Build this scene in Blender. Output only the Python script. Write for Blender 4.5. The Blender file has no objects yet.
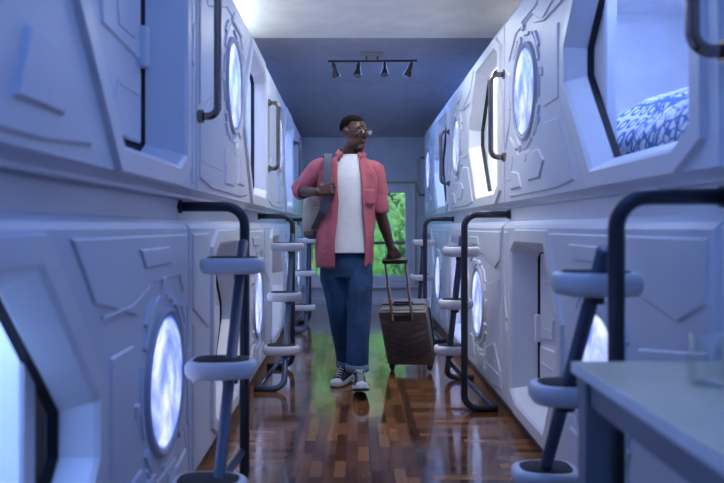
import bpy, bmesh, math, random
from mathutils import Vector, Matrix, noise
from mathutils.geometry import tessellate_polygon
random.seed(7)
PI = math.pi
sc = bpy.context.scene
COL = sc.collection
V = Vector
CAMH = 1.058
F = 720.0

# ------------------------------------------------------------------ materials
def nmat(name):
    m = bpy.data.materials.new(name); m.use_nodes = True
    nt = m.node_tree; b = nt.nodes['Principled BSDF']
    return m, nt, b
def N(nt, t, **kw):
    n = nt.nodes.new(t)
    for k, v in kw.items():
        if k in n.inputs.keys(): n.inputs[k].default_value = v
        else: setattr(n, k, v)
    return n
def L(nt, a, b): nt.links.new(a, b)
def mat(name, col, rough=.5, metal=0.0, noise_amt=.06, nscale=6.0, bump=0.0, bscale=40.0, spec=.5, coat=0.0):
    m, nt, b = nmat(name)
    tc = N(nt, 'ShaderNodeTexCoord')
    ns = N(nt, 'ShaderNodeTexNoise', Scale=nscale, Detail=3.0); L(nt, tc.outputs['Object'], ns.inputs['Vector'])
    r = N(nt, 'ShaderNodeValToRGB'); c = col
    r.color_ramp.elements[0].position = .3; r.color_ramp.elements[1].position = .7
    r.color_ramp.elements[0].color = (c[0]*(1-noise_amt), c[1]*(1-noise_amt), c[2]*(1-noise_amt), 1)
    r.color_ramp.elements[1].color = (min(1, c[0]*(1+noise_amt)), min(1, c[1]*(1+noise_amt)), min(1, c[2]*(1+noise_amt)), 1)
    L(nt, ns.outputs['Fac'], r.inputs['Fac']); L(nt, r.outputs['Color'], b.inputs['Base Color'])
    b.inputs['Roughness'].default_value = rough; b.inputs['Metallic'].default_value = metal
    b.inputs['Specular IOR Level'].default_value = spec
    b.inputs['Coat Weight'].default_value = coat
    if bump:
        n2 = N(nt, 'ShaderNodeTexNoise', Scale=bscale, Detail=4.0); L(nt, tc.outputs['Object'], n2.inputs['Vector'])
        bp = N(nt, 'ShaderNodeBump', Strength=bump, Distance=.01); L(nt, n2.outputs['Fac'], bp.inputs['Height']); L(nt, bp.outputs['Normal'], b.inputs['Normal'])
    return m
def emis(name, col, s):
    m, nt, b = nmat(name)
    b.inputs['Base Color'].default_value = (*col, 1); b.inputs['Emission Color'].default_value = (*col, 1); b.inputs['Emission Strength'].default_value = s
    return m

M = {}
M['pod'] = mat('pod_paint', (.71, .745, .83), .42, nscale=2, noise_amt=.03, bump=.03, bscale=8)
M['pod_frame'] = mat('pod_frame_paint', (.80, .81, .85), .36, noise_amt=.02)
M['pod_grey'] = mat('pod_grey_plastic', (.50, .50, .60), .45)
M['gap'] = mat('dark_gasket', (.015, .015, .02), .7)
M['cabin'] = mat('cabin_lining', (.78, .80, .84), .6)
M['chrome'] = mat('brushed_handle', (.26, .22, .21), .24, 1.0)
M['rail'] = mat('dark_rail_steel', (.045, .05, .065), .38, .6)
M['rail_blue'] = mat('blue_rail_paint', (.075, .10, .16), .35, .3)
M['steppad'] = mat('step_plastic', (.66, .67, .71), .35)
M['grip'] = mat('step_grip', (.02, .022, .028), .75, bump=.4, bscale=200)
M['table'] = mat('table_laminate', (.88, .76, .52), .42)
M['table_edge'] = mat('table_edge', (.82, .86, .9), .4)
M['table_leg'] = mat('table_frame', (.22, .28, .38), .35, .3)
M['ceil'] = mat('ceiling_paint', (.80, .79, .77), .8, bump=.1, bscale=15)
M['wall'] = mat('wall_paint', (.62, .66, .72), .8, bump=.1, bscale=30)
M['ceil2'] = mat('rear_ceiling_dark', (.42, .42, .48), .8)  # darker, cooler tone than the front ceiling
M['winframe'] = mat('window_frame_paint', (.74, .77, .80), .5)
M['trimy'] = mat('window_trim_wood', (.45, .42, .18), .5)
M['base'] = mat('baseboard', (.66, .70, .74), .5)
M['lampmetal'] = mat('lamp_metal', (.10, .09, .09), .3, .9)
M['lampplate'] = mat('lamp_plate', (.45, .42, .38), .4, .7)
M['lampglass'] = mat('lamp_face', (.30, .28, .27), .15, .3)
M['bark'] = mat('bark', (.16, .12, .08), .9, noise_amt=.3, bump=.5)
M['rail_out'] = mat('balcony_iron', (.05, .04, .04), .5, .5)

def leafmat():
    m, nt, b = nmat('leaf_green')
    tc = N(nt, 'ShaderNodeTexCoord'); ns = N(nt, 'ShaderNodeTexNoise', Scale=2.5, Detail=2.0)
    L(nt, tc.outputs['Object'], ns.inputs['Vector'])
    r = N(nt, 'ShaderNodeValToRGB'); r.color_ramp.elements[0].position = .35; r.color_ramp.elements[1].position = .68
    r.color_ramp.elements[0].color = (.03, .14, .015, 1); r.color_ramp.elements[1].color = (.24, .46, .11, 1)
    L(nt, ns.outputs['Fac'], r.inputs['Fac']); L(nt, r.outputs['Color'], b.inputs['Base Color'])
    tr = N(nt, 'ShaderNodeBsdfTranslucent'); L(nt, r.outputs['Color'], tr.inputs['Color'])
    mx = N(nt, 'ShaderNodeMixShader', Fac=.45)
    L(nt, b.outputs['BSDF'], mx.inputs[1]); L(nt, tr.outputs['BSDF'], mx.inputs[2])
    L(nt, mx.outputs['Shader'], nt.nodes['Material Output'].inputs['Surface'])
    b.inputs['Roughness'].default_value = .4
    return m
M['leaf'] = leafmat()
M['hedge'] = mat('hedge_green', (.045, .15, .035), .8, noise_amt=.6, nscale=9, bump=1, bscale=14)
M['lawn'] = mat('lawn', (.10, .22, .05), .9, noise_amt=.4)

def glassmat(name, tint=(.9, .95, 1), refl=.08):
    m, nt, b = nmat(name)
    t = N(nt, 'ShaderNodeBsdfTransparent'); t.inputs['Color'].default_value = (*tint, 1)
    g = N(nt, 'ShaderNodeBsdfGlossy', Roughness=.03)
    lw = N(nt, 'ShaderNodeLayerWeight', Blend=.25)
    mp = N(nt, 'ShaderNodeMapRange'); mp.inputs['To Min'].default_value = refl; mp.inputs['To Max'].default_value = .7
    L(nt, lw.outputs['Facing'], mp.inputs['Value'])
    mx = N(nt, 'ShaderNodeMixShader'); L(nt, mp.outputs['Result'], mx.inputs['Fac'])
    L(nt, t.outputs['BSDF'], mx.inputs[1]); L(nt, g.outputs['BSDF'], mx.inputs[2])
    L(nt, mx.outputs['Shader'], nt.nodes['Material Output'].inputs['Surface'])
    return m
M['glass'] = glassmat('clear_glass')
M['tumbler'] = glassmat('tumbler_glass', (.985, .99, .975), .02)
M['lens'] = glassmat('spectacle_lens', (.75, .78, .80), .25)

def planetmat(name, seed):
    """backlit picture of a cloudy blue planet"""
    m, nt, b = nmat(name)
    tc = N(nt, 'ShaderNodeTexCoord'); mp = N(nt, 'ShaderNodeMapping'); mp.inputs['Location'].default_value = (seed, seed*1.7, seed*.3)
    L(nt, tc.outputs['Object'], mp.inputs['Vector'])
    n1 = N(nt, 'ShaderNodeTexNoise', Scale=4.2, Detail=6.0, Roughness=.6, Distortion=.7); L(nt, mp.outputs['Vector'], n1.inputs['Vector'])
    r = N(nt, 'ShaderNodeValToRGB'); e = r.color_ramp.elements
    e[0].position = .33; e[0].color = (.10, .17, .62, 1); e[1].position = .66; e[1].color = (.93, .96, 1, 1)
    x = e.new(.44); x.color = (.26, .36, .95, 1); x = e.new(.55); x.color = (.58, .68, 1, 1)
    L(nt, n1.outputs['Fac'], r.inputs['Fac'])
    # dark space towards the rim of the picture
    ln = N(nt, 'ShaderNodeVectorMath', operation='LENGTH'); L(nt, tc.outputs['Object'], ln.inputs[0])
    rr = N(nt, 'ShaderNodeValToRGB'); rr.color_ramp.elements[0].position = .205; rr.color_ramp.elements[0].color = (1, 1, 1, 1)
    rr.color_ramp.elements[1].position = .219; rr.color_ramp.elements[1].color = (.01, .12, .32, 1)
    L(nt, ln.outputs['Value'], rr.inputs['Fac'])
    mu = N(nt, 'ShaderNodeMix', data_type='RGBA', blend_type='MULTIPLY'); mu.inputs[0].default_value = 1
    L(nt, r.outputs['Color'], mu.inputs[6]); L(nt, rr.outputs['Color'], mu.inputs[7])
    L(nt, mu.outputs[2], b.inputs['Emission Color']); b.inputs['Emission Strength'].default_value = 1.25
    b.inputs['Base Color'].default_value = (.02, .03, .05, 1); b.inputs['Roughness'].default_value = .2
    return m
M['planet'] = [planetmat('planet_picture', 1.3), planetmat('planet_picture', 4.1)]

def floormat():
    m, nt, b = nmat('parquet')
    tc = N(nt, 'ShaderNodeTexCoord')
    sx = N(nt, 'ShaderNodeSeparateXYZ'); L(nt, tc.outputs['Object'], sx.inputs[0])
    def math_(op, a, bb=None):
        n = N(nt, 'ShaderNodeMath', operation=op)
        for i, v in enumerate((a, bb)):
            if v is None: continue
            if isinstance(v, (int, float)): n.inputs[i].default_value = v
            else: L(nt, v, n.inputs[i])
        return n.outputs[0]
    # boards run along the middle of the corridor, across it at the sides, with a dark border strip between
    ax_ = math_('ABSOLUTE', math_('ADD', sx.outputs['X'], .01))
    par = math_('LESS_THAN', ax_, .30)
    strip = math_('LESS_THAN', math_('ABSOLUTE', math_('SUBTRACT', ax_, .30)), .022)
    cb = N(nt, 'ShaderNodeCombineXYZ'); L(nt, sx.outputs['Y'], cb.inputs['X']); L(nt, sx.outputs['X'], cb.inputs['Y'])
    mixv = N(nt, 'ShaderNodeMix', data_type='VECTOR'); L(nt, par, mixv.inputs[0]); L(nt, cb.outputs[0], mixv.inputs[5]); L(nt, tc.outputs['Object'], mixv.inputs[4])
    br = N(nt, 'ShaderNodeTexBrick', offset=.5, squash=1.0); br.inputs['Scale'].default_value = 1
    br.inputs['Brick Width'].default_value = .21; br.inputs['Row Height'].default_value = .052; br.inputs['Mortar Size'].default_value = .0012; br.inputs['Mortar Smooth'].default_value = .2; br.inputs['Bias'].default_value = 0
    br.inputs['Color1'].default_value = (.0, .0, .0, 1); br.inputs['Color2'].default_value = (1, 1, 1, 1); br.inputs['Mortar'].default_value = (.5, .5, .5, 1)
    L(nt, mixv.outputs[1], br.inputs['Vector'])
    sc_ = N(nt, 'ShaderNodeVectorMath', operation='MULTIPLY'); sc_.inputs[1].default_value = (3, 28, 1); L(nt, mixv.outputs[1], sc_.inputs[0])
    gr = N(nt, 'ShaderNodeTexNoise', Scale=1.6, Detail=6.0, Roughness=.6, Distortion=.5); L(nt, sc_.outputs[0], gr.inputs['Vector'])
    add = math_('ADD', math_('MULTIPLY', br.outputs['Color'], .62), math_('MULTIPLY', gr.outputs['Fac'], .42))
    r = N(nt, 'ShaderNodeValToRGB'); e = r.color_ramp.elements
    e[0].position = .12; e[0].color = (.050, .019, .009, 1); e[1].position = .92; e[1].color = (.40, .175, .065, 1)
    x = e.new(.5); x.color = (.20, .082, .030, 1)
    L(nt, add, r.inputs['Fac'])
    mo = N(nt, 'ShaderNodeMix', data_type='RGBA'); L(nt, br.outputs['Fac'], mo.inputs[0]); mst = N(nt, 'ShaderNodeMix', data_type='RGBA'); L(nt, math_('MULTIPLY', strip, .75), mst.inputs[0]); L(nt, r.outputs['Color'], mst.inputs[6]); mst.inputs[7].default_value = (.04, .018, .012, 1); L(nt, mst.outputs[2], mo.inputs[6]); mo.inputs[7].default_value = (.012, .006, .004, 1)
    L(nt, mo.outputs[2], b.inputs['Base Color'])
    n3 = N(nt, 'ShaderNodeTexNoise', Scale=7.0, Detail=3.0); L(nt, tc.outputs['Object'], n3.inputs['Vector'])
    mr = N(nt, 'ShaderNodeMapRange'); mr.inputs['To Min'].default_value = .05; mr.inputs['To Max'].default_value = .19
    L(nt, math_('ADD', math_('MULTIPLY', n3.outputs['Fac'], .4), math_('MULTIPLY', br.outputs['Color'], .6)), mr.inputs['Value']); L(nt, mr.outputs['Result'], b.inputs['Roughness']); L(nt, mr.outputs['Result'], b.inputs['Coat Roughness'])
    b.inputs['Coat Weight'].default_value = .6; b.inputs['Coat IOR'].default_value = 1.5; b.inputs['Coat Roughness'].default_value = .10; b.inputs['Specular IOR Level'].default_value = .6
    n4 = N(nt, 'ShaderNodeTexNoise', Scale=5.0, Detail=2.0); L(nt, tc.outputs['Object'], n4.inputs['Vector'])
    hh = math_('ADD', math_('MULTIPLY', br.outputs['Fac'], -.15), math_('ADD', math_('MULTIPLY', n4.outputs['Fac'], .55), math_('MULTIPLY', br.outputs['Color'], .12)))
    bp = N(nt, 'ShaderNodeBump', Strength=.30, Distance=.006); L(nt, hh, bp.inputs['Height']); L(nt, bp.outputs['Normal'], b.inputs['Normal']); L(nt, bp.outputs['Normal'], b.inputs['Coat Normal'])
    return m
M['floor'] = floormat()

def quiltmat():
    m, nt, b = nmat('patchwork_cloth')
    uv = N(nt, 'ShaderNodeUVMap')
    def vm(op, a, bb=None):
        n = N(nt, 'ShaderNodeVectorMath', operation=op)
        L(nt, a, n.inputs[0])
        if bb is not None:
            if isinstance(bb, tuple): n.inputs[1].default_value = bb
            else: L(nt, bb, n.inputs[1])
        return n.outputs['Value'] if op == 'LENGTH' else n.outputs[0]
    def ma(op, a, bb=0.0, c=None):
        n = N(nt, 'ShaderNodeMath', operation=op)
        for i, v in enumerate((a, bb)):
            if isinstance(v, (int, float)): n.inputs[i].default_value = v
            else: L(nt, v, n.inputs[i])
        return n.outputs[0]
    S = vm('MULTIPLY', uv.outputs[0], (3.4, 3.4, 1)); cell = vm('FLOOR', S); fr = vm('FRACTION', S)
    wn = N(nt, 'ShaderNodeTexWhiteNoise', noise_dimensions='2D'); L(nt, cell, wn.inputs['Vector'])
    # motif 1: rings ; motif 2: dots ; motif 3: wavy lattice
    c1 = vm('SUBTRACT', vm('FRACTION', vm('MULTIPLY', fr, (4, 4, 1))), (.5, .5, 0)); ln = vm('LENGTH', c1)
    ring = ma('LESS_THAN', ma('ABSOLUTE', ma('SUBTRACT', ln, .3)), .1)
    c2 = vm('SUBTRACT', vm('FRACTION', vm('MULTIPLY', fr, (8, 8, 1))), (.5, .5, 0)); dots = ma('LESS_THAN', vm('LENGTH', c2), .27)
    ck = N(nt, 'ShaderNodeTexVoronoi', Scale=1.0, feature='DISTANCE_TO_EDGE'); L(nt, vm('MULTIPLY', fr, (7, 7, 1)), ck.inputs['Vector']); lat = ma('LESS_THAN', ck.outputs['Distance'], .09)
    w = wn.outputs['Value']
    s1 = ma('MULTIPLY', ring, ma('LESS_THAN', w, .33)); s2 = ma('MULTIPLY', dots, ma('MULTIPLY', ma('GREATER_THAN', w, .33), ma('LESS_THAN', w, .6))); s3 = ma('MULTIPLY', lat, ma('GREATER_THAN', w, .6))
    fac = ma('MAXIMUM', s1, ma('MAXIMUM', s2, s3))
    inv = ma('GREATER_THAN', ma('FRACT', ma('MULTIPLY', w, 7.3)), .86)
    fac = ma('ABSOLUTE', ma('SUBTRACT', fac, inv))
    sp = N(nt, 'ShaderNodeSeparateXYZ'); L(nt, fr, sp.inputs[0])
    edge = ma('MAXIMUM', ma('GREATER_THAN', ma('ABSOLUTE', ma('SUBTRACT', sp.outputs[0], .5)), .47), ma('GREATER_THAN', ma('ABSOLUTE', ma('SUBTRACT', sp.outputs[1], .5)), .47))
    fac = ma('MAXIMUM', fac, edge)
    mx = N(nt, 'ShaderNodeMix', data_type='RGBA'); L(nt, fac, mx.inputs[0]); mx.inputs[6].default_value = (.80, .83, .88, 1); mx.inputs[7].default_value = (.10, .22, .52, 1)
    L(nt, mx.outputs[2], b.inputs['Base Color']); b.inputs['Roughness'].default_value = .85
    return m
M['quilt'] = quiltmat()

def galaxymat():
    m, nt, b = nmat('dark_galaxy_print')
    tc = N(nt, 'ShaderNodeTexCoord'); n1 = N(nt, 'ShaderNodeTexNoise', Scale=3.0, Detail=6.0, Distortion=1.0); L(nt, tc.outputs['Object'], n1.inputs['Vector'])
    r = N(nt, 'ShaderNodeValToRGB'); e = r.color_ramp.elements; e[0].position = .4; e[0].color = (.008, .008, .015, 1); e[1].position = .75; e[1].color = (.30, .20, .12, 1)
    L(nt, n1.outputs['Fac'], r.inputs['Fac']); L(nt, r.outputs['Color'], b.inputs['Base Color']); b.inputs['Roughness'].default_value = .4
    return m
M['galaxy'] = galaxymat()

M['skin'] = mat('dark_skin', (.080, .034, .023), .40, noise_amt=.15, nscale=20, bump=.05, bscale=150)
M['hair'] = mat('short_black_hair', (.007, .006, .006), .9, bump=.6, bscale=300, spec=.1)
M['eyewhite'] = mat('eye_white', (.6, .58, .55), .2)
M['iris'] = mat('iris', (.015, .008, .005), .1)
M['lips'] = mat('lips', (.20, .07, .06), .4)
M['tshirt'] = mat('white_cotton', (.70, .74, .76), .85, noise_amt=.04, bump=.6, bscale=14)
M['shirt'] = mat('pink_linen', (.42, .110, .145), .85, noise_amt=.14, nscale=14, bump=1.0, bscale=17)
M['jeans'] = mat('blue_denim', (.012, .052, .135), .85, noise_amt=.35, nscale=9, bump=1.0, bscale=16)
M['denimcuff'] = mat('denim_inside', (.10, .16, .25), .85, noise_amt=.2, nscale=30)
M['canvasblack'] = mat('black_canvas', (.018, .018, .022), .8, bump=.3, bscale=300)
M['rubber'] = mat('white_rubber', (.62, .64, .66), .5)
M['outsole'] = mat('dark_outsole', (.06, .045, .04), .7)
M['lace'] = mat('white_lace', (.70, .72, .75), .8)
M['button'] = mat('shirt_button', (.7, .6, .6), .3)
M['strap'] = mat('grey_webbing', (.085, .10, .15), .85, bump=.3, bscale=200)
M['canvas'] = mat('beige_canvas', (.50, .47, .40), .85, noise_amt=.12, nscale=10, bump=.4, bscale=90)
M['leather'] = mat('brown_leather', (.09, .055, .04), .5)
M['case'] = mat('graphite_shell', (.135, .12, .11), .38, .2, coat=.2)
M['casedark'] = mat('case_black_plastic', (.02, .02, .022), .45)
M['casemetal'] = mat('case_bronze_tube', (.50, .38, .34), .25, 1.0)
M['caselight'] = mat('case_corner_edge', (.15, .15, .15), .35, .5)

# ------------------------------------------------------------------ mesh helpers
def obj(name, bm, m, parent=None, smooth=None, flip=True, mods=()):
    if flip: bmesh.ops.recalc_face_normals(bm, faces=bm.faces)
    me = bpy.data.meshes.new(name); bm.to_mesh(me); bm.free()
    o = bpy.data.objects.new(name, me)
    for mm in (m if isinstance(m, (list, tuple)) else [m]): me.materials.append(mm)
    COL.objects.link(o)
    if parent: o.parent = parent
    if smooth is not None:
        for p in me.polygons: p.use_smooth = True
        if smooth < 3: me.set_sharp_from_angle(angle=smooth)
    return o
def tag(o, label, cat, group=None):
    o['label'] = label; o['category'] = cat
    if group: o['group'] = group
    return o
def thing(name, label, cat, loc, rz=0, group=None):
    o = bpy.data.objects.new(name, None); COL.objects.link(o); o.empty_display_size = .1
    o.location = loc; o.rotation_euler = (0, 0, rz); return tag(o, label, cat, group)
def struct(name, bm, m, parent=None, **k):
    o = obj(name, bm, m, parent, **k); o['kind'] = 'structure'; return o
def copytree(o, parent=None):
    c = o.copy(); COL.objects.link(c)
    if parent is not None: c.parent = parent
    for ch in list(o.children): copytree(ch, c)
    return c
def BM(): return bmesh.new()
def box(bm, a, b, bev=0.0, mi=0):
    x0, y0, z0 = a; x1, y1, z1 = b
    vs = [bm.verts.new(p) for p in ((x0,y0,z0),(x1,y0,z0),(x1,y1,z0),(x0,y1,z0),(x0,y0,z1),(x1,y0,z1),(x1,y1,z1),(x0,y1,z1))]
    fs = [bm.faces.new([vs[i] for i in f]) for f in ((0,3,2,1),(4,5,6,7),(0,1,5,4),(1,2,6,5),(2,3,7,6),(3,0,4,7))]
    for f in fs: f.material_index = mi
    if bev > 0:
        es = {e for f in fs for e in f.edges}
        bmesh.ops.bevel(bm, geom=list(es), offset=bev, segments=2, affect='EDGES', profile=.6)
    return vs
def offs(pts, t):
    n = len(pts); A = sum(pts[i][0]*pts[(i+1)%n][1]-pts[(i+1)%n][0]*pts[i][1] for i in range(n)); s = 1 if A > 0 else -1
    out = []
    for i in range(n):
        p0, p1, p2 = V(pts[i-1]), V(pts[i]), V(pts[(i+1)%n])
        e1 = (p1-p0).normalized(); e2 = (p2-p1).normalized()
        n1 = V((-e1.y, e1.x))*s; n2 = V((-e2.y, e2.x))*s
        b = (n1+n2); d = max(.35, 1+n1.dot(n2)); q = p1+b*(t/d)
        out.append((q.x, q.y))
    return out
def fill_poly(bm, loops3, loops2, mi=0):
    """triangulated face with holes: loops3 lists of BMVerts, loops2 lists of 2D pts"""
    flat = [v for l in loops3 for v in l]
    tris = tessellate_polygon([[V((p[0], p[1], 0)) for p in l] for l in loops2])
    for t in tris:
        try:
            f = bm.faces.new([flat[i] for i in t]); f.material_index = mi
        except ValueError: pass
def loopv(bm, pts, d): return [bm.verts.new((d, p[0], p[1])) for p in pts]
def bridge(bm, a, b, mi=0):
    n = len(a)
    for i in range(n):
        try: f = bm.faces.new((a[i], a[(i+1)%n], b[(i+1)%n], b[i])); f.material_index = mi
        except ValueError: pass
def plate(bm, pts, d0, d1, ch=.006, mi=0):
    """raised polygon panel with chamfered edge, in (q,h), from depth d0 to d1"""
    a = loopv(bm, pts, d0); b = loopv(bm, pts, max(d0, d1-ch)); ip = offs(pts, ch); c = loopv(bm, ip, d1)
    bridge(bm, a, b, mi); bridge(bm, b, c, mi); fill_poly(bm, [c], [ip], mi)
def arcplate(bm, c, r0, r1, a0, a1, d0, d1, ch=.004, n=8):
    A = [math.radians(a0+(a1-a0)*i/n) for i in range(n+1)]
    pts = [(c[0]+r1*math.cos(a), c[1]+r1*math.sin(a)) for a in A]+[(c[0]+r0*math.cos(a), c[1]+r0*math.sin(a)) for a in reversed(A)]
    plate(bm, pts, d0, d1, ch)
def fillet(pts, r, n=7):
    out = [V(pts[0])]
    for i in range(1, len(pts)-1):
        p0, p, p2 = V(pts[i-1]), V(pts[i]), V(pts[i+1])
        a = (p0-p).normalized(); b = (p2-p).normalized(); ang = a.angle(b); t = min(r/math.tan(ang/2), (p0-p).length*.49, (p2-p).length*.49); rr = t*math.tan(ang/2)
        c = p+(a+b).normalized()*(rr/math.sin(ang/2)); s = p+a*t; e = p+b*t
        u = s-c; w = e-c; th = u.angle(w)
        for k in range(n+1):
            f = k/n; out.append(c+(u*math.sin((1-f)*th)+w*math.sin(f*th))/math.sin(th))
    out.append(V(pts[-1])); return out
def tube(bm, path, r, segs=14, mi=0, cap=True, flat=1.0):
    path = [V(p) for p in path]; rs = r if isinstance(r, (list, tuple)) else [r]*len(path)
    T = [(path[min(i+1, len(path)-1)]-path[max(i-1, 0)]).normalized() for i in range(len(path))]
    up = V((0, 0, 1)) if abs(T[0].z) < .9 else V((0, 1, 0)); nrm = (up-T[0]*up.dot(T[0])).normalized(); rings = []
    for i, p in enumerate(path):
        nrm = (nrm-T[i]*nrm.dot(T[i])).normalized(); bi = T[i].cross(nrm)
        rings.append([bm.verts.new(p+nrm*math.cos(2*PI*k/segs)*rs[i]*flat+bi*math.sin(2*PI*k/segs)*rs[i]) for k in range(segs)])
    for a, b in zip(rings, rings[1:]): bridge(bm, a, b, mi)
    if cap:
        for rg in (rings[0], rings[-1]): f = bm.faces.new(rg); f.material_index = mi
def loft(bm, rings, cap=True, mi=0):
    vr = [[bm.verts.new(p) for p in r] for r in rings]
    for a, b in zip(vr, vr[1:]): bridge(bm, a, b, mi)
    if cap:
        for r in (vr[0], vr[-1]):
            f = bm.faces.new(r); f.material_index = mi
    return vr
def ell(bm, c, r, rot=None, seg=20, rng=12, mi=0):
    mtx = Matrix.Translation(V(c)) @ ((rot.to_4x4()) if rot else Matrix.Identity(4)) @ Matrix.Diagonal((r[0], r[1], r[2], 1))
    res = bmesh.ops.create_uvsphere(bm, u_segments=seg, v_segments=rng, radius=1, matrix=mtx)
    for v in res['verts']:
        for f in v.link_faces: f.material_index = mi
def capsule(bm, p0, r0, p1, r1, seg=14, n=4, flat=1.0, side=None):
    """tapered round-ended limb; flat scales thickness along direction 'side'"""
    p0, p1 = V(p0), V(p1); ax = (p1-p0); ln = ax.length; ax.normalize()
    s = V(side) if side else (V((0, 0, 1)) if abs(ax.z) < .9 else V((0, 1, 0)))
    a = (s-ax*s.dot(ax)).normalized(); b = ax.cross(a); rings = []
    prof = [(-math.cos(PI/2*k/n)*r0, math.sin(PI/2*k/n)*r0) for k in range(n)]+[(0, r0), (ln, r1)]+[(ln+math.sin(PI/2*k/n)*r1, math.cos(PI/2*k/n)*r1) for k in range(1, n+1)]
    for t, r in prof:
        r = max(r, .0006); rings.append([p0+ax*t+a*math.cos(2*PI*k/seg)*r*flat+b*math.sin(2*PI*k/seg)*r for k in range(seg)])
    loft(bm, rings)
def remesh(o, vox, smooth=4, fac=.5):
    m = o.modifiers.new('remesh', 'REMESH'); m.mode = 'VOXEL'; m.voxel_size = vox; m.use_smooth_shade = True
    if smooth: s = o.modifiers.new('smooth', 'SMOOTH'); s.iterations = smooth; s.factor = fac
    return o
def area(name, loc, rot, sx, sy, col, w, spread=None):
    l = bpy.data.lights.new(name, 'AREA'); l.shape = 'RECTANGLE'; l.size = sx; l.size_y = sy; l.color = col; l.energy = w
    if spread: l.spread = spread
    o = bpy.data.objects.new(name, l); COL.objects.link(o); o.location = loc; o.rotation_euler = rot; return o

# ------------------------------------------------------------------ room shell
K = .017                                   # the left row stands a touch out of parallel
END = 9.8; HB = -1.6                        # end wall and wall behind
WL, WR = -2.15, 2.10
CF, CR, CE = 2.56, 2.64, 2.28
bm = BM(); box(bm, (WL-.2, HB-.2, -.1), (WR+.2, END+.2, 0)); struct('floor', bm, M['floor'])
bm = BM(); box(bm, (WL-.2, HB-.2, CF), (WR+.2, 5.72, CF+.3)); struct('ceiling', bm, M['ceil'])
bm = BM()
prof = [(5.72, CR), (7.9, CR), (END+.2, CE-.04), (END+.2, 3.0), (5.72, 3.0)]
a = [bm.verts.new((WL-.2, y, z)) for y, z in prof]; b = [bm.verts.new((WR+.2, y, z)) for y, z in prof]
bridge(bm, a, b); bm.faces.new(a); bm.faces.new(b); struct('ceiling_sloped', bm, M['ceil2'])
bm = BM(); box(bm, (WL-.2, HB, 0), (WL, END, 2.6)); struct('wall_left', bm, M['wall'])
bm = BM(); box(bm, (WR, HB, 0), (WR+.2, END, 2.6)); struct('wall_right', bm, M['wall'])
bm = BM(); box(bm, (WL, HB-.2, 0), (WR, HB, 2.6)); struct('wall_rear', bm, M['wall'])
wx0, wx1, wz0, wz1 = -.80, .775, .27, 1.655
bm = BM()
box(bm, (WL, END, 0), (wx0, END+.2, 2.32)); box(bm, (wx1, END, 0), (WR, END+.2, 2.32)); box(bm, (wx0, END, 0), (wx1, END+.2, wz0)); box(bm, (wx0, END, wz1), (wx1, END+.2, 2.32))
struct('wall_end', bm, M['wall'])
bm = BM(); box(bm, (-1.2, END-.018, 0), (1.2, END, .09), .004); struct('baseboard_end', bm, M['base'])
bm = BM(); box(bm, (wx0-.05, END-.06, wz0-.04), (wx1+.05, END+.02, wz0), .005); struct('trim_1', bm, M['base'])
bm = BM(); box(bm, (wx0-.03, END-.015, wz1), (wx1+.03, END, wz1+.025)); box(bm, (wx1, END-.015, wz0), (wx1+.025, END, wz1)); box(bm, (wx0-.025, END-.015, wz0), (wx0, END, wz1)); struct('trim_2', bm, M['trimy'])
# window: fixed frame with two sashes
bm = BM()
def rectframe(bm, x0, x1, z0, z1, w, y0, y1):
    box(bm, (x0, y0, z0), (x0+w, y1, z1)); box(bm, (x1-w, y0, z0), (x1, y1, z1)); box(bm, (x0+w, y0, z0), (x1-w, y1, z0+w)); box(bm, (x0+w, y0, z1-w), (x1-w, y1, z1))
rectframe(bm, wx0, wx1, wz0, wz1, .05, END+.03, END+.11)
win = struct('window_1', bm, M['winframe'])
mid = (wx0+wx1)/2
for x0, x1 in ((wx0+.05, mid), (mid, wx1-.05)):
    bm = BM(); rectframe(bm, x0+.003, x1-.003, wz0+.053, wz1-.053, .075, END+.02, END+.085); s = obj('window_sash', bm, M['winframe'], win)
    bm = BM(); box(bm, (x0+.078, END+.05, wz0+.128), (x1-.078, END+.056, wz1-.128)); obj('window_pane', bm, M['glass'], s)
bm = BM(); tube(bm, [(mid, END+.0, .9), (mid, END+.0, 1.02)], .009); tube(bm, [(mid, END+.02, .96), (mid, END+.0, .96)], .008); obj('window_handle', bm, M['chrome'], win)

# ------------------------------------------------------------------ outside
bm = BM(); box(bm, (-9, END+.2, -.6), (9, 26, -.5)); struct('ground_outside', bm, M['lawn'])
t = thing('balcony_railing', 'dark iron railing outside the end window, crossing the green foliage', 'railing', (0, END+.55, -.5))
bm = BM(); tube(bm, [(-1.6, 0, 1.33), (1.6, 0, 1.33)], .02); obj('top_rail', bm, M['rail_out'], t)
bm = BM(); tube(bm, [(-1.6, 0, .7), (1.6, 0, .7)], .014); obj('bottom_rail', bm, M['rail_out'], t)
for i in range(17):
    x = -1.6+.2*i; bm = BM(); tube(bm, [(x, 0, 0), (x, 0, 1.33)], .007, 8); obj('baluster', bm, M['rail_out'], t)
def leaves(bm, n, cen, rad, size):
    for i in range(n):
        while True:
            p = V((random.uniform(-1, 1), random.uniform(-1, 1), random.uniform(-1, 1)))
            if p.length < 1: break
        p = V((cen[0]+p.x*rad[0], cen[1]+p.y*rad[1], cen[2]+p.z*rad[2]))
        R = Matrix.Rotation(random.uniform(0, 2*PI), 3, 'Z') @ Matrix.Rotation(random.uniform(-1.3, 1.3), 3, 'X') @ Matrix.Rotation(random.uniform(-.6, .6), 3, 'Y')
        s = size*random.uniform(.6, 1.3)
        q = [(0, -1, 0), (.42, -.25, .12), (.30, .45, .08), (0, 1, -.1), (-.30, .45, .08), (-.42, -.25, .12)]
        vs = [bm.verts.new(p+R @ (V(v)*s)) for v in q]
        bm.faces.new((vs[0], vs[1], vs[2], vs[3])); bm.faces.new((vs[0], vs[3], vs[4], vs[5]))
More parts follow.
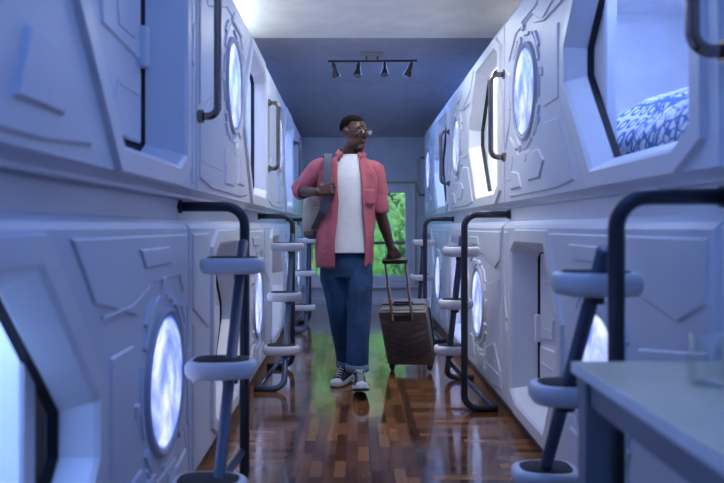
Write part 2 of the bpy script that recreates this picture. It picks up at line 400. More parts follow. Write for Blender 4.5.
def tree(loc, h, label, seed, n, rad, cz):
    random.seed(seed)
    t = thing('garden_tree', label, 'tree', loc, 0, 'trees outside the end window')
    bm = BM(); tube(bm, [(0, 0, 0), (.06, .02, h*.35), (-.05, 0, h*.7), (.05, 0, h)], [.10, .08, .05, .015], 10); obj('trunk', bm, M['bark'], t, .8)
    for k in range(5):
        a = random.uniform(0, 2*PI); z = h*random.uniform(.25, .8); ln = rad[0]*.9
        bm = BM(); tube(bm, [(0, 0, z), (math.cos(a)*ln*.5, math.sin(a)*ln*.3, z+.35), (math.cos(a)*ln, math.sin(a)*ln*.5, z+.5)], [.04, .025, .008], 8); obj('branch', bm, M['bark'], t, .8)
    bm = BM()
    for k in range(14):
        c = (random.uniform(-1, 1)*rad[0]*.75, random.uniform(-1, 1)*rad[1]*.6, cz+random.uniform(-1, 1)*rad[2]*.75)
        leaves(bm, n//14, c, (rad[0]*.42, rad[1]*.42, rad[2]*.35), .085)
    f = obj('foliage', bm, M['leaf'], t, flip=False); f['kind'] = 'stuff'
tree((-.95, 13.3, -.5), 3.6, 'leafy green tree outside, seen at the left side of the end window behind the man', 3, 2600, (.88, .8, 1.4), 1.8)
tree((1.05, 12.7, -.5), 3.4, 'leafy bright green tree outside, seen through the right sash beside the hanging arm', 5, 2600, (.88, .8, 1.35), 1.7)
bm = BM()
rings = []
for i in range(41):
    x = -8+.4*i; w = .6+.15*noise.noise(V((x*.9, 0, 0))); hh = 5.2+.5*noise.noise(V((x*.8, 3, 0)))  # hedge made this tall to keep the sky out of the floor reflection
    rings.append([V((x, 18+w*math.cos(a)*(1+.2*noise.noise(V((x, a, 1)))), -.5+hh*.5+hh*.5*math.sin(a)*(1+.05*noise.noise(V((x*2, a*2, 5)))))) for a in [2*PI*k/18 for k in range(18)]])
loft(bm, rings); tag(obj('backdrop_hedge', bm, M['hedge'], None, 3.2), 'dark green hedge added behind the garden trees, tall enough to hide the sky', 'hedge')

# ------------------------------------------------------------------ sleeping pods
def octo(qs, qt, hc, hh=.505, ch=.35):
    """door outline: straight side at qs, blunt V tip at qt"""
    sg = 1 if qt > qs else -1; w = abs(qt-qs)
    P = [(0, -hh+.07), (.14, -hh), (w-ch, -hh), (w, -.08), (w, .10), (w-ch, hh), (.14, hh), (0, hh-.07)]
    return [(qs+sg*p, hc+h) for p, h in P]
def ridge(bm, pts, w, d, h=.004):
    """thin raised line along a polyline in (q,h)"""
    for a, b in zip(pts, pts[1:]):
        a, b = V(a), V(b); t = (b-a).normalized(); n = V((-t.y, t.x))*w/2; a2 = a-t*w*.3; b2 = b+t*w*.3
        plate(bm, [tuple(a2-n), tuple(b2-n), tuple(b2+n), tuple(a2+n)], d, d+h, .0015)
def make_pod(level, Lp, qp, qs, qt, state, label, loc, rz, planet=0, group=None, ch=.35, hand=(.29, .76, .035, .085), hpv=.572):
    up = level == 'upper'
    h0 = 1.165 if up else 0.0
    root = thing('sleeping_pod', label, 'sleeping pod', (loc[0], loc[1], h0), rz, group)
    hp = hpv if up else .54; hc = .535 if up else .56; hh = .49 if up else .47
    depth = -1.12
    if up: pb = [(-.03, .001), (-.03, .012), (-.012, .03)]; fb, ft = .035, 1.045; pt = [(-.02, 1.09), (-.10, 1.137), (-.35, 1.145)]; top = 1.145
    else: pb = [(-.07, .0), (-.07, .035), (-.03, .05)]; fb, ft = .070, 1.052; pt = [(-.012, 1.070), (-.03, 1.086), (-.045, 1.090), (-.045, 1.164)]; top = 1.164
    e = .014; g = .004
    bm = BM()
    O = octo(qs, qt, hc, hh, ch) if state else None
    outer = [(e+g, fb), (Lp-e-g, fb), (Lp-e-g, ft), (e+g, ft)]
    ov = loopv(bm, outer, 0)
    if O:
        hv = loopv(bm, O, 0); fill_poly(bm, [ov, hv], [outer, O])
    else: fill_poly(bm, [ov], [outer])
    # strips above and below, ends, back
    strip = [(depth, pb[0][1])]+pb+[(0, fb), (0, ft)]+pt+[(depth, top)]
    L0, L1 = [], []
    for d, h in strip:
        ins = e+g if d > -.001 else g+.002
        L0.append(bm.verts.new((d, ins, h))); L1.append(bm.verts.new((d, Lp-ins, h)))
    n = len(strip); ifb = len(pb)+1
    for i in range(n-1):
        if i == ifb: continue
        bm.faces.new((L0[i], L1[i], L1[i+1], L0[i+1]))
    # side walls with vertical bevel
    for LL, ins in ((L0, g), (L1, Lp-g)):
        bk = [bm.verts.new((min(d, 0)-.012 if d > -.2 else d, ins, h)) for d, h in strip]
        for i in range(n-1): bm.faces.new((LL[i], LL[i+1], bk[i+1], bk[i]))
        bm.faces.new(bk)
    bm.faces.new((L0[0], L0[-1], L1[-1], L1[0]))
    bmesh.ops.remove_doubles(bm, verts=bm.verts, dist=.0002)
    sh = obj('shell', bm, M['pod'], root, flip=True)
    # door frame, reveal, leaf or cabin
    if O:
        bm = BM()
        oo = offs(O, -.016); o1 = loopv(bm, oo, .0); o2 = loopv(bm, offs(oo, .006), .016); i1p = offs(O, .045); i1 = loopv(bm, i1p, .016)
        i2p = offs(i1p, .012); i2 = loopv(bm, i2p, .004); rd = .12 if state == 'closed' else .065; i3p = offs(i2p, .045 if state == 'closed' else .035); i3 = loopv(bm, i3p, -rd)
        for A, B in ((o1, o2), (o2, i1), (i1, i2), (i2, i3)): bridge(bm, A, B)
        obj('door_frame', bm, M['pod_frame'], root)
        if state == 'closed':
            bm = BM(); a1 = loopv(bm, offs(i3p, -.006), -rd-.001); a2 = loopv(bm, offs(i3p, .05), -rd-.03); bridge(bm, a1, a2); obj('door_gasket', bm, M['gap'], root)
            bm = BM(); lp = offs(i3p, .030); plate(bm, lp, -.17, -.125, .008)
            sg = 1 if qt > qs else -1; w = abs(qt-qs)
            X = lambda p, h: (qs+sg*p, hc+h)
            plate(bm, [X(.17, -.36), X(w-.42, -.36), X(w-.20, -.06), X(w-.22, .05), X(w-.5, .1), X(w-.55, -.1), X(.17, -.12)], -.126, -.114, .006)
            plate(bm, [X(.17, -.08), X(w-.6, -.06), X(w-.55, .14), X(w-.24, .10), X(w-.45, .36), X(.17, .36)], -.126, -.117, .006)
            ridge(bm, [X(.22, .22), X(w-.62, .22), X(w-.56, .30), X(w-.44, .30)], .012, -.117)
            ridge(bm, [X(.22, -.2), X(.42, -.2), X(.46, -.27), X(w-.5, -.27)], .012, -.114)
            ridge(bm, [X(.24, -.02), X(.40, -.02), X(.42, .05), X(.50, .05)], .010, -.117)
            lf = obj('door', bm, M['pod'], root)
            bm = BM(); q0, hz = X(.15, -.03); box(bm, (-.125, q0-.02, hz-.07), (-.095, q0+.02, hz+.07), .006); obj('door_latch', bm, M['pod_frame'], lf)
        else:
            # lined cabin behind the opening
            bm = BM(); c0 = [(.06, .07), (Lp-.06, .07), (Lp-.06, top-.05), (.06, top-.05)]
            fv = loopv(bm, c0, -rd-.002); hv = loopv(bm, i3p, -rd-.002); fill_poly(bm, [fv, hv], [c0, i3p]); bv = loopv(bm, c0, depth+.05); bridge(bm, fv, bv); bm.faces.new(bv)
            bmesh.ops.recalc_face_normals(bm, faces=bm.faces); bmesh.ops.reverse_faces(bm, faces=bm.faces)
            obj('cabin_lining', bm, M['cabin'], root, flip=False)
            bm = BM(); box(bm, (depth+.10, .10, .075), (-.18, Lp-.10, .15 if up else .20), .02); obj('mattress', bm, M['cabin'], root)
            # door leaf slid half way, with dark gasket edge, at the tip side of the opening
            sg = 1 if qt > qs else -1; w = abs(qt-qs)
            X = lambda p, h: (qs+sg*p, hc+h)
            x0 = w-.17 if state == 'dark' else w-.215
            bm = BM(); plate(bm, [X(x0, -.46), X(w+.03, -.46), X(w+.03, .46), X(x0, .46)], -rd-.075, -rd-.03, .008); lf = obj('sliding_door', bm, M['galaxy'] if state == 'dark' else M['pod_frame'], root)
            bm = BM(); ip = i3p; oo = offs(i3p, .008); a1 = loopv(bm, ip, -rd-.003); a2 = loopv(bm, oo, -rd-.026); a3 = loopv(bm, ip, -rd-.026); bridge(bm, a1, a2); bridge(bm, a2, a3); obj('door_gasket', bm, M['gap'], lf)
            if state == 'dark':
                bm = BM(); plate(bm, [X(x0-.07, -.46), X(x0, -.46), X(x0, .46), X(x0-.07, .46)], -rd-.10, -rd-.02, .008); obj('door_edge', bm, M['pod_frame'], lf)
            # lit ceiling strip of the cabin
            bm = BM(); box(bm, (-.30, .30, top-.075), (-.16, Lp-.30, top-.056), .004); obj('cabin_light', bm, M['cablight_'+state], root)
    # relief panels
    bm = BM()
    hi = ft-.02; lo = fb+.02
    def P(pts, d=.009, ch=.006):
        pbm = BM(); plate(pbm, pts, -.001, d*.8, ch); obj('body_panel', pbm, M['pod'], root)
    sg = 1 if qt > qp else -1                    # direction from the porthole to the door
    X = lambda p, h: (qp+sg*p, h)
    gap = abs(qt-qp)
    lim = (qp if sg > 0 else Lp-qp)-.045          # room on the side away from the door
    P([X(-lim, hp-.32), X(-lim, lo+.03), X(-lim*.7, lo), X(gap-.10, lo), X(gap+.16, lo+.02), X(gap-.08, hp-.22), X(.28, hp-.20), X(.12, hp-.30), X(-.14, hp-.30), X(-lim*.75, hp-.18)])
    P([X(-lim, hi-.16), X(-lim, hi), X(gap+.20, hi), X(gap+.05, hp+.33), X(.34, hp+.26), X(.16, hp+.34), X(-.20, hp+.34), X(-lim*.8, hi-.22)])
    P([X(-lim, hp-.24), X(-.36, hp-.10), X(-.36, hp+.16), X(-lim, hp+.22)], .009)
    P([X(.10, lo+.06), X(.32, lo+.06), X(.40, lo+.14), X(.30, lo+.20), X(.16, lo+.20)], .020, .008)
    P([X(-.30, lo+.04), X(-.05, lo+.04), X(-.12, lo+.12), X(-.28, lo+.14)], .019, .006)
    P([X(-.05, hi-.10), X(.26, hi-.10), X(.32, hi-.04), X(-.02, hi-.04)], .018, .005)
    if gap > .45: P([X(.36, hp-.14), X(gap-.07, hp-.14), X(gap-.07, hp+.18), X(.36, hp+.18)], .008)
    # panels beyond the straight side of the door
    sd = 1 if qs > qt else -1; rem = (Lp-qs if sd > 0 else qs)
    if O and rem > .15:
        Y = lambda p, h: (qs+sd*p, h)
        P([Y(.07, lo), Y(rem-.05, lo), Y(rem-.05, lo+.35), Y(rem*.6, lo+.45), Y(.07, lo+.40)]); P([Y(.07, hi), Y(rem-.05, hi), Y(rem-.05, hi-.3), Y(.07, hi-.42)]); P([Y(.08, lo+.46), Y(rem-.06, lo+.42), Y(rem-.06, hi-.36), Y(.08, hi-.48)], .008)
    if not O:
        P([X(.45, lo), X(.9, lo), X(.9, hi), X(.6, hi), X(.5, .6)])
    # thin raised lines
    bm.free(); bm = BM()
    ridge(bm, [X(-lim+.03, lo+.10), X(-.32, lo+.10), X(-.26, lo+.22)], .012, .006)
    obj('panel_trim', bm, M['pod'], root); bm = BM()
    ridge(bm, [X(.20, hi-.16), X(.38, hi-.20), X(gap, hi-.20)], .010, .006)
    obj('panel_trim', bm, M['pod'], root)
    # porthole: ring, picture, segment greebles
    bm = BM(); n = 48
    circ = lambda r: [(qp+r*math.cos(2*PI*k/n), hp+r*math.sin(2*PI*k/n)) for k in range(n)]
    pr = [(.246, .0), (.243, .015), (.236, .019), (.227, .017), (.222, .014), (.221, .004)]
    ls = [loopv(bm, circ(r), d) for r, d in pr]
    for A, B in zip(ls, ls[1:]): bridge(bm, A, B)
    obj('porthole_ring', bm, M['pod_grey'], root, .6)
    bm = BM(); v = [bm.verts.new((0, r*math.cos(2*PI*k/n), r*math.sin(2*PI*k/n))) for r in (.222,) for k in range(n)]; bm.faces.new(v)
    w = [bm.verts.new((-.01, .222*math.cos(2*PI*k/n), .222*math.sin(2*PI*k/n))) for k in range(n)]; bm.faces.new(w); bridge(bm, v, w)
    pc = obj('porthole_picture', bm, M['planet'][planet], root); pc.location = (.012, qp, hp)
    bm = BM(); c = (qp, hp)
    for a0, a1, r0, r1, d in ((20, 62, .275, .300, .017), (70, 88, .275, .292, .02), (105, 150, .275, .305, .017), (160, 205, .275, .290, .015), (215, 250, .275, .308, .018), (262, 300, .275, .290, .015), (308, 338, .275, .312, .02), (345, 372, .275, .288, .015), (30, 48, .312, .332, .02), (118, 138, .314, .334, .018), (222, 236, .318, .335, .02), (316, 330, .320, .34, .018)):
        arcplate(bm, c, r0, r1, a0, a1, -.001, d*.62, .003)
    for a in (5, 95, 183, 275):
        a = math.radians(a); x, z = c[0]+.335*math.cos(a), c[1]+.335*math.sin(a)
        if .03 < x < Lp-.03: plate(bm, [(x-.018, z-.018), (x+.018, z-.018), (x+.018, z+.018), (x-.018, z+.018)], -.001, .012, .003)
    obj('porthole_surround', bm, M['pod'], root)
    if up:
        bm = BM(); z0_, z1_, hq, pj = hand; tube(bm, fillet([(-.005, hq, z0_), (pj, hq, z0_), (pj, hq, z1_), (-.005, hq, z1_)], .05), .0155, 14); hd = obj('grab_handle', bm, M['chrome'], root, 3.2)
        for z in (z0_, z1_): bm = BM(); tube(bm, [(-.002, hq, z), (.019, hq, z)], .026, 18); obj('handle_flange', bm, M['chrome'], hd, .6)
    return root
M['cablight_blue'] = emis('cabin_led_blue', (.34, .48, 1.0), 16)
M['cablight_white'] = emis('cabin_led_white', (.85, .92, 1.0), 22)
M['cablight_dark'] = emis('cabin_led_blue', (.30, .48, 1.0), 22)

A0U, A0L = .575, .61
def lpos(a0, s): return (-(a0+K*s), s, 0)
RU, RL = .84, .83
SL = [.25, 2.80, 5.33, 7.88]; SR = [1.66, 4.13, 6.60, 9.05]
def lab(side, level, which, extra): return f'{level} white moulded sleeping pod {which}, {extra}'
# left row
LL = [2.55, 2.53, 2.55]
defs_u = ['closed', 'blue', 'blue']
for i in range(3):
    make_pod('upper', LL[i], .90, 2.38, 1.24, defs_u[i],
        ['upper left white pod nearest the camera, closed recessed hatch at the top left corner', 'upper left white pod with steel handle and glowing porthole above the nearest left ladder', 'upper left white pod with teal porthole just left of the man, third along'][i],
        lpos(A0U, SL[i]-.03), math.atan(K), i % 2, 'sleeping pods of the left row', hand=(.325, .815, .04, .075), hpv=.61)
    make_pod('lower', LL[i], LL[i]-.38, .45, 1.54, ['dark', 'closed', 'closed'][i],
        ['lower left white pod nearest the camera, open hatch and large glowing porthole', 'lower left white pod behind the nearest left ladder, with narrow closed hatch and porthole', 'lower left white pod behind the second ladder on the left'][i],
        lpos(A0L, SL[i]), math.atan(K), (i+1) % 2, 'sleeping pods of the left row')
make_pod('upper', 1.84, .9, 0, 1.6, None, 'farthest upper pod of the left row, against the end wall', lpos(A0U, SL[3]), math.atan(K), 1, 'sleeping pods of the left row', hand=(.325, .815, .04, .075), hpv=.61)
make_pod('lower', 1.84, 1.2, 0, 1.6, None, 'farthest lower pod of the left row, against the end wall', lpos(A0L, SL[3]), math.atan(K), 0, 'sleeping pods of the left row')
# right row
for i in range(4):
    make_pod('upper', 2.47 if i != 3 else 2.45, .52, 2.38, 1.19, ['closed', 'blue', 'white', 'blue'][i],
        ['upper right pod nearest the camera, cut off by the right frame edge above the table', 'upper right white pod with lit open hatch showing patchwork bedding', 'upper right white pod with bright white open hatch, middle of the row', 'farthest upper pod of the right row with thin blue lit hatch'][i],
        (RU, SR[i], 0), PI, i % 2, 'sleeping pods of the right row')
    make_pod('lower', 2.47 if i != 3 else 2.45, 1.65, .22, 1.22, ['closed', 'closed', 'blue', 'closed'][i],
        ['lower right pod nearest the camera behind the table', 'lower right white pod with tall closed hatch behind the nearest right ladder', 'lower right white pod with glowing porthole behind the second right ladder', 'farthest lower pod of the right row, beyond the suitcase'][i],
        (RL, SR[i], 0), PI, (i+1) % 2, 'sleeping pods of the right row', ch=.24)
# patchwork bedding propped in the lit hatch on the right
bm = BM(); uvl = None
nx, nz = 30, 18; cen = V((1.13, 2.78, 1.19)); grid = []
for j in range(nz+1):
    row = []
    for i in range(nx+1):
        u = i/nx-.5; w = j/nz
        y = u*1.7; z = (.30+.10*u)*math.sin(w*PI/2)*(1+.06*math.sin(u*9+1)); x = -.10+.55*(1-math.cos(w*PI/2))-.05*math.sin(w*PI)+.03*noise.noise(V((u*6, w*4, 2)))
        row.append(bm.verts.new((x, y, .10+z+.015*noise.noise(V((u*9, w*7, 5))))))
    grid.append(row)
uvl = bm.loops.layers.uv.new('UVMap')
for j in range(nz):
    for i in range(nx):
        f = bm.faces.new((grid[j][i], grid[j][i+1], grid[j+1][i+1], grid[j+1][i]))
        for lp, (a, b) in zip(f.loops, ((i, j), (i+1, j), (i+1, j+1), (i, j+1))): lp[uvl].uv = (a/nx*1.5, b/nz*.62)
q = obj('patchwork_duvet', bm, M['quilt'], None, 3.2, flip=False); q.location = cen
so = q.modifiers.new('thick', 'SOLIDIFY'); so.thickness = .03; so.offset = -1
tag(q, 'blue and white patchwork duvet bunched up inside the lit open hatch at upper right', 'duvet')

# ------------------------------------------------------------------ ladders
def make_ladder(loc, rz, label, hb, flipbar, so_=0.0, sd=0.0, sw=.122):
    root = thing('boarding_ladder', label, 'ladder', loc, rz, 'boarding ladders with padded steps')
    D = .25; r = .0195
    bm = BM(); tube(bm, fillet([(-.010, 0, hb), (D, 0, hb), (D, 0, r), (.06, 0, r)], .075), r, 16); obj('upright_rail', bm, M['rail'], root, 3.2)
    bm = BM(); tube(bm, fillet([(D, -.035-so_*.6, 1.0), (D, -.76-so_, r), (.06, -.76-so_, r)], .07), r, 16); obj('sloping_rail', bm, M['rail_blue'], root, 3.2)
    bm = BM(); tube(bm, [(-.011, 0, hb), (.004, 0, hb)], .026, 20); obj('wall_flange', bm, M['rail'], root, .6)
    bm = BM()
    if not flipbar: tube(bm, [(D-.005, 0, .18), (.085, -.75, r)], .015, 12)
    else: tube(bm, [(D-.005, -.665, .15), (.085, -.01, r)], .015, 12)
    obj('brace_bar', bm, M['rail_blue'], root, 3.2)
    for h in (.915, .575, .245):
        q = -.035-so_*.8-(1.0-h)*(.725/.98)
        # stadium-like padded step
        def outline(sx, sy, n=40, p=3.2):
            pts = []
            for k in range(n):
                a = 2*PI*k/n; c, s = math.cos(a), math.sin(a)
                x = math.copysign(abs(c)**(2/p), c)*sx; y = math.copysign(abs(s)**(2/p), s)*sy*(1-.12*x/sx)
                pts.append((x, y))
            return pts
        bm = BM(); c = V((D-.03+sd, q, h)); pr = [(.70, -.034), (.90, -.030), (.985, -.015), (1.0, .004), (.975, .018), (.90, .026), (.80, .027)]
        rings = [[c+V((x, y, z)) for x, y in outline(sw*s, .088*s)] for s, z in pr]; loft(bm, rings); st = obj('step', bm, M['steppad'], root, .9)
        bm = BM(); rings = [[c+V((x, y, z)) for x, y in outline((sw-.027)*s, .062*s)] for s, z in ((1, .024), (1, .0295), (.96, .031))]; loft(bm, rings); obj('grip_pad', bm, M['grip'], st, .6)
        bm = BM(); tube(bm, [c+V((.03-sd, 0, -.055)), c+V((.03-sd, 0, -.03))], .027, 14); obj('step_bracket', bm, M['rail'], st, .6)
    return root
for s, l in ((2.83, 'dark tubular ladder with grey padded steps in the left foreground'), (5.38, 'second dark ladder along the left pods, beside the man'), (7.9, 'farthest left ladder, partly hidden behind the man and his bag')):
    make_ladder((-(.648+K*s), s, 0), math.atan(K), l, 1.138, False)
for s, l in ((1.70, 'thick dark ladder in the right foreground behind the table'), (4.13, 'second dark ladder on the right, between the suitcase and the closed hatch'), (6.55, 'farthest right ladder behind the suitcase')):
    make_ladder((.86, s, 0), PI, l, 1.130, True, .08, .026, .110)

# ------------------------------------------------------------------ table and tumbler
t = thing('side_table', 'grey topped table with blue grey frame in the lower right foreground', 'table', (.645, 1.0, 0))
bm = BM(); box(bm, (-.169, -.60, .738), (.165, .60, .76), .004); obj('tabletop', bm, M['table'], t)
bm = BM(); box(bm, (-.171, -.602, .736), (-.1695, .602, .7585)); box(bm, (-.1695, .6005, .736), (.165, .602, .7585)); obj('edge_band', bm, M['table_edge'], t)
bm = BM()
box(bm, (-.150, -.55, .675), (-.128, .55, .737)); box(bm, (.128, -.55, .675), (.150, .55, .737)); box(bm, (-.128, .528, .675), (.128, .55, .737)); box(bm, (-.128, -.55, .675), (.128, -.528, .737)); obj('apron', bm, M['table_leg'], t)
for x in (-.135, .135):
    for y in (-.56, .56):
        bm = BM(); box(bm, (x-.026, y-.026, 0), (x+.026, y+.026, .736), .003); obj('leg', bm, M['table_leg'], t)
bm = BM(); n = 40; prof = [(.0005, .006), (.030, .006), (.034, .012), (.0365, .095), (.039, .095), (.0375, .004), (.034, 0), (.0005, 0)]
ls = [[bm.verts.new((r*math.cos(2*PI*k/n), r*math.sin(2*PI*k/n), z)) for k in range(n)] for r, z in prof]
for A, B in zip(ls, ls[1:]): bridge(bm, A, B)
bm.faces.new(ls[0]); bm.faces.new(ls[-1])
o = obj('drinking_glass', bm, M['tumbler'], None, 3.2); o.location = (.665, 1.36, .7602); tag(o, 'clear drinking glass standing on the grey table at the right edge', 'glass')

# ------------------------------------------------------------------ ceiling spotlight bar
t = thing('spotlight_bar', 'dark ceiling bar with four small spotlights above the man', 'ceiling lamp', (.127, 6.55, CR), math.radians(-2))
bm = BM(); box(bm, (-.095, -.045, -.03), (.095, .045, -.0005), .006); obj('ceiling_plate', bm, M['lampplate'], t)
bm = BM(); tube(bm, [(-.40, 0, -.072), (.41, 0, -.072)], .010, 12); tube(bm, [(-.05, 0, -.03), (-.05, 0, -.072)], .007, 8); tube(bm, [(.05, 0, -.03), (.05, 0, -.072)], .007, 8); obj('bar', bm, M['lampmetal'], t, .8)
for x, tilt, sd in ((-.355, .25, -.25), (-.118, -.25, .10), (.115, -.35, .0), (.36, .2, .35)):
    R = Matrix.Rotation(tilt, 3, 'X') @ Matrix.Rotation(sd, 3, 'Y'); bm = BM(); o_ = V((x, 0, -.09)); n = 20
    pr = [(.012, .0), (.020, -.02), (.019, -.06), (.036, -.105), (.038, -.125), (.034, -.125)]
    loft(bm, [[o_+R @ V((r*math.cos(2*PI*k/n), r*math.sin(2*PI*k/n), z)) for k in range(n)] for r, z in pr], cap=True); hd = obj('spot_head', bm, M['lampmetal'], t, .8)
    bm = BM(); loft(bm, [[o_+R @ V((r*math.cos(2*PI*k/n), r*math.sin(2*PI*k/n), z)) for k in range(n)] for r, z in ((.031, -.1255), (.030, -.131))]); obj('bulb_face', bm, M['lampglass'], hd, .8)
    bm = BM(); tube(bm, [(x, 0, -.072), (x, 0, -.10)], .008, 8); obj('swivel', bm, M['lampmetal'], hd)

# ------------------------------------------------------------------ the man
MZ = 4.72
def U(px, py, z=MZ): return V(((px-358)/F*z, z, CAMH+(227-py)/F*z))
def ringE(c, rx, ry, n=32, a0=0, a1=2*PI, yaw=0, closed=True, fold=0, seed=0, amp=None):
    out = []; m = n if closed else n+1
    for k in range(m):
        a = a0+(a1-a0)*k/n
        f = 1+fold*noise.noise(V((math.cos(a)*2.2+seed, math.sin(a)*2.2, c.z*7))) if fold else 1
        x, y = rx*f*math.cos(a), ry*f*math.sin(a)
        out.append(c+V((x*math.cos(yaw)-y*math.sin(yaw), x*math.sin(yaw)+y*math.cos(yaw), 0)))
    return out
# joints
SHL, ELL, WRL = U(318, 169, 4.76), U(300, 191, 4.80), U(317, 192, 4.585)
SHR, ELR, WRR = U(375, 171, 4.74), U(380, 212, 4.76), U(391, 248, 4.87)
NK = U(351, 158, 4.74); HD = U(354.5, 133, 4.71)
HPL, KNL, ANL = U(335, 264, 4.76), U(341, 316, 4.81), U(347, 367, 4.94)
HPR, KNR, ANR = U(358, 264, 4.73), U(359, 316, 4.64), U(358, 372, 4.63)
bm = BM()
# torso (under the clothes)
loft(bm, [ringE(U(346, 268, 4.74), .15, .095), ringE(U(346, 250, 4.74), .155, .10), ringE(U(347, 228, 4.74), .14, .095), ringE(U(348, 200, 4.74), .155, .105), ringE(U(348, 175, 4.75), .175, .105), ringE(U(349, 162, 4.76), .11, .07), ringE(U(350, 156, 4.75), .06, .06)])
capsule(bm, U(350, 164, 4.765), .064, U(352.5, 146, 4.745), .060)                      # neck
capsule(bm, SHL, .058, ELL, .043); capsule(bm, ELL, .042, ELL.lerp(WRL, .45), .039); capsule(bm, ELL.lerp(WRL, .4), .039, WRL, .026)
capsule(bm, SHR, .056, ELR, .042); capsule(bm, ELR, .041, ELR.lerp(WRR, .4), .040); capsule(bm, ELR.lerp(WRR, .35), .040, WRR, .026)
capsule(bm, HPL, .082, KNL, .056); capsule(bm, KNL, .054, ANL, .036); capsule(bm, HPR, .082, KNR, .056); capsule(bm, KNR, .054, ANR, .036)
# head: local frame (x right of face, y forward, z up) turned towards the right-hand pods
YAW = math.radians(-180+51); HR = Matrix.Rotation(YAW, 3, 'Z') @ Matrix.Rotation(math.radians(-5), 3, 'X')
H = lambda x, y, z: HD+HR @ V((x, y, z))
def he(c, r, rot=None): ell(bm, H(*c), r, HR @ rot if rot else HR)
he((0, -.022, .036), (.073, .088, .080)); he((0, .012, .012), (.068, .076, .086)); he((0, .026, -.045), (.056, .060, .064)); he((0, .056, -.090), (.030, .028, .024))
he((-.034, .012, -.060), (.028, .052, .040)); he((.034, .012, -.060), (.028, .052, .040))              # jaw
he((0, .070, .032), (.050, .018, .016)); he((.038, .056, -.012), (.022, .022, .018)); he((-.038, .056, -.012), (.022, .022, .018))   # brow, cheeks
capsule(bm, H(0, .078, .018), .010, H(0, .100, -.014), .015); he((.013, .088, -.020), (.010, .011, .009)); he((-.013, .088, -.020), (.010, .011, .009))  # nose
he((0, .082, -.045), (.025, .014, .0085)); he((0, .080, -.058), (.023, .014, .009))                    # lips
for s in (-1, 1):
    he((s*.073, -.012, -.002), (.007, .014, .026), Matrix.Rotation(.15, 3, 'X')); he((s*.077, -.018, .008), (.004, .009, .015))
# hands
def hand(bm, wrist, d, side, palmn, curl, spread=1.0, thumbdir=1, L0=.085):
    """d: direction to the knuckles, side: across the palm towards the thumb, palmn: direction the fingers curl to"""
    d = V(d).normalized(); side = V(side); side = (side-d*side.dot(d)).normalized(); pn = V(palmn); pn = (pn-d*pn.dot(d)-side*pn.dot(side)).normalized()
    for o in (-.024, -.008, .008, .024):
        capsule(bm, wrist+side*o*.6, .017, wrist+d*L0+side*o*1.15, .0135)
    for o, ls in ((.034, (.040, .024, .020)), (.0115, (.045, .028, .021)), (-.011, (.042, .026, .020)), (-.032, (.033, .020, .018))):
        p = wrist+d*L0+side*o; ang = 0; rr = .0088
        for ln, c in zip(ls, curl):
            ang += c; dd = d*math.cos(ang)+pn*math.sin(ang)+side*(o*.6*spread); q = p+dd.normalized()*ln; capsule(bm, p, rr, q, rr*.9); p = q; rr *= .9
    t0 = wrist+d*.025+side*.030; t1 = t0+(d*.7+side*.55+pn*.35).normalized()*.040; t2 = t1+(d*.75+pn*.75).normalized()*.030; t3 = t2+(d*.5+pn*.9-side*.35).normalized()*.024
    capsule(bm, t0, .017, t1, .0135); capsule(bm, t1, .013, t2, .011); capsule(bm, t2, .011, t3, .0095)
GR = V((.258, 4.905, .832))                     # grip of the suitcase handle
gax = V((1, .22, -.02)).normalized()
hand(bm, WRL, V((1, -.10, .25)), V((-.1, .2, 1)), V((.35, 1, -.1)), (.9, 1.1, .8))
hand(bm, WRR, GR+V((0, -.022, .026))-WRR, -gax, V((0, .25, -1)), (.55, 1.25, 1.1), L0=.062)
person = obj('person', bm, M['skin'], None, 3.2)
remesh(person, .0044, 3)
bpy.context.view_layer.update()
person['label'] = 'young man in open pink shirt, white T-shirt and blue jeans walking with backpack and suitcase'; person['category'] = 'person'
def pobj(name, bm, m, parent=None, smooth=3.2): return obj(name, bm, m, parent or person, smooth)
# hair cap: upper skull only
bm = BM(); hm = Matrix.Translation(H(0, -.020, .036)) @ HR.to_4x4() @ Matrix.Diagonal((.0775, .0925, .0845, 1))
bmesh.ops.create_uvsphere(bm, u_segments=40, v_segments=26, radius=1)
kill = []
for v in bm.verts:
    x, y, z = v.co
    line = -.10+.55*max(0, min(1, (y-.25)/.3))-.35*max(0, min(1, (-y-.1)/.3))
    if z < line: kill.append(v)
bmesh.ops.delete(bm, geom=kill, context='VERTS'); bmesh.ops.transform(bm, matrix=hm, verts=bm.verts)
hr = pobj('hair', bm, M['hair']); so = hr.modifiers.new('t', 'SOLIDIFY'); so.thickness = .006
for s in (-1, 1):
    bm = BM(); ell(bm, H(s*.030, .066, .012), (.013, .013, .010), HR); e_ = pobj('eye', bm, M['eyewhite'])
    bm = BM(); ell(bm, H(s*.029, .0765, .012), (.006, .0035, .006), HR); pobj('iris', bm, M['iris'], e_)
    bm = BM(); tube(bm, [H(s*.012, .086, .036), H(s*.03, .081, .041), H(s*.048, .066, .036)], [.003, .004, .002], 8); pobj('eyebrow', bm, M['hair'])
bm = BM(); ell(bm, H(0, .0905, -.046), (.021, .008, .005), HR); ell(bm, H(0, .0885, -.056), (.019, .008, .006), HR); pobj('lips', bm, M['lips'])
bm = BM()
for k in range(3): pass
ell(bm, H(0, .062, -.090), (.026, .021, .016), HR); ell(bm, H(0, .094, -.036), (.018, .005, .0025), HR); pobj('beard', bm, M['hair'])
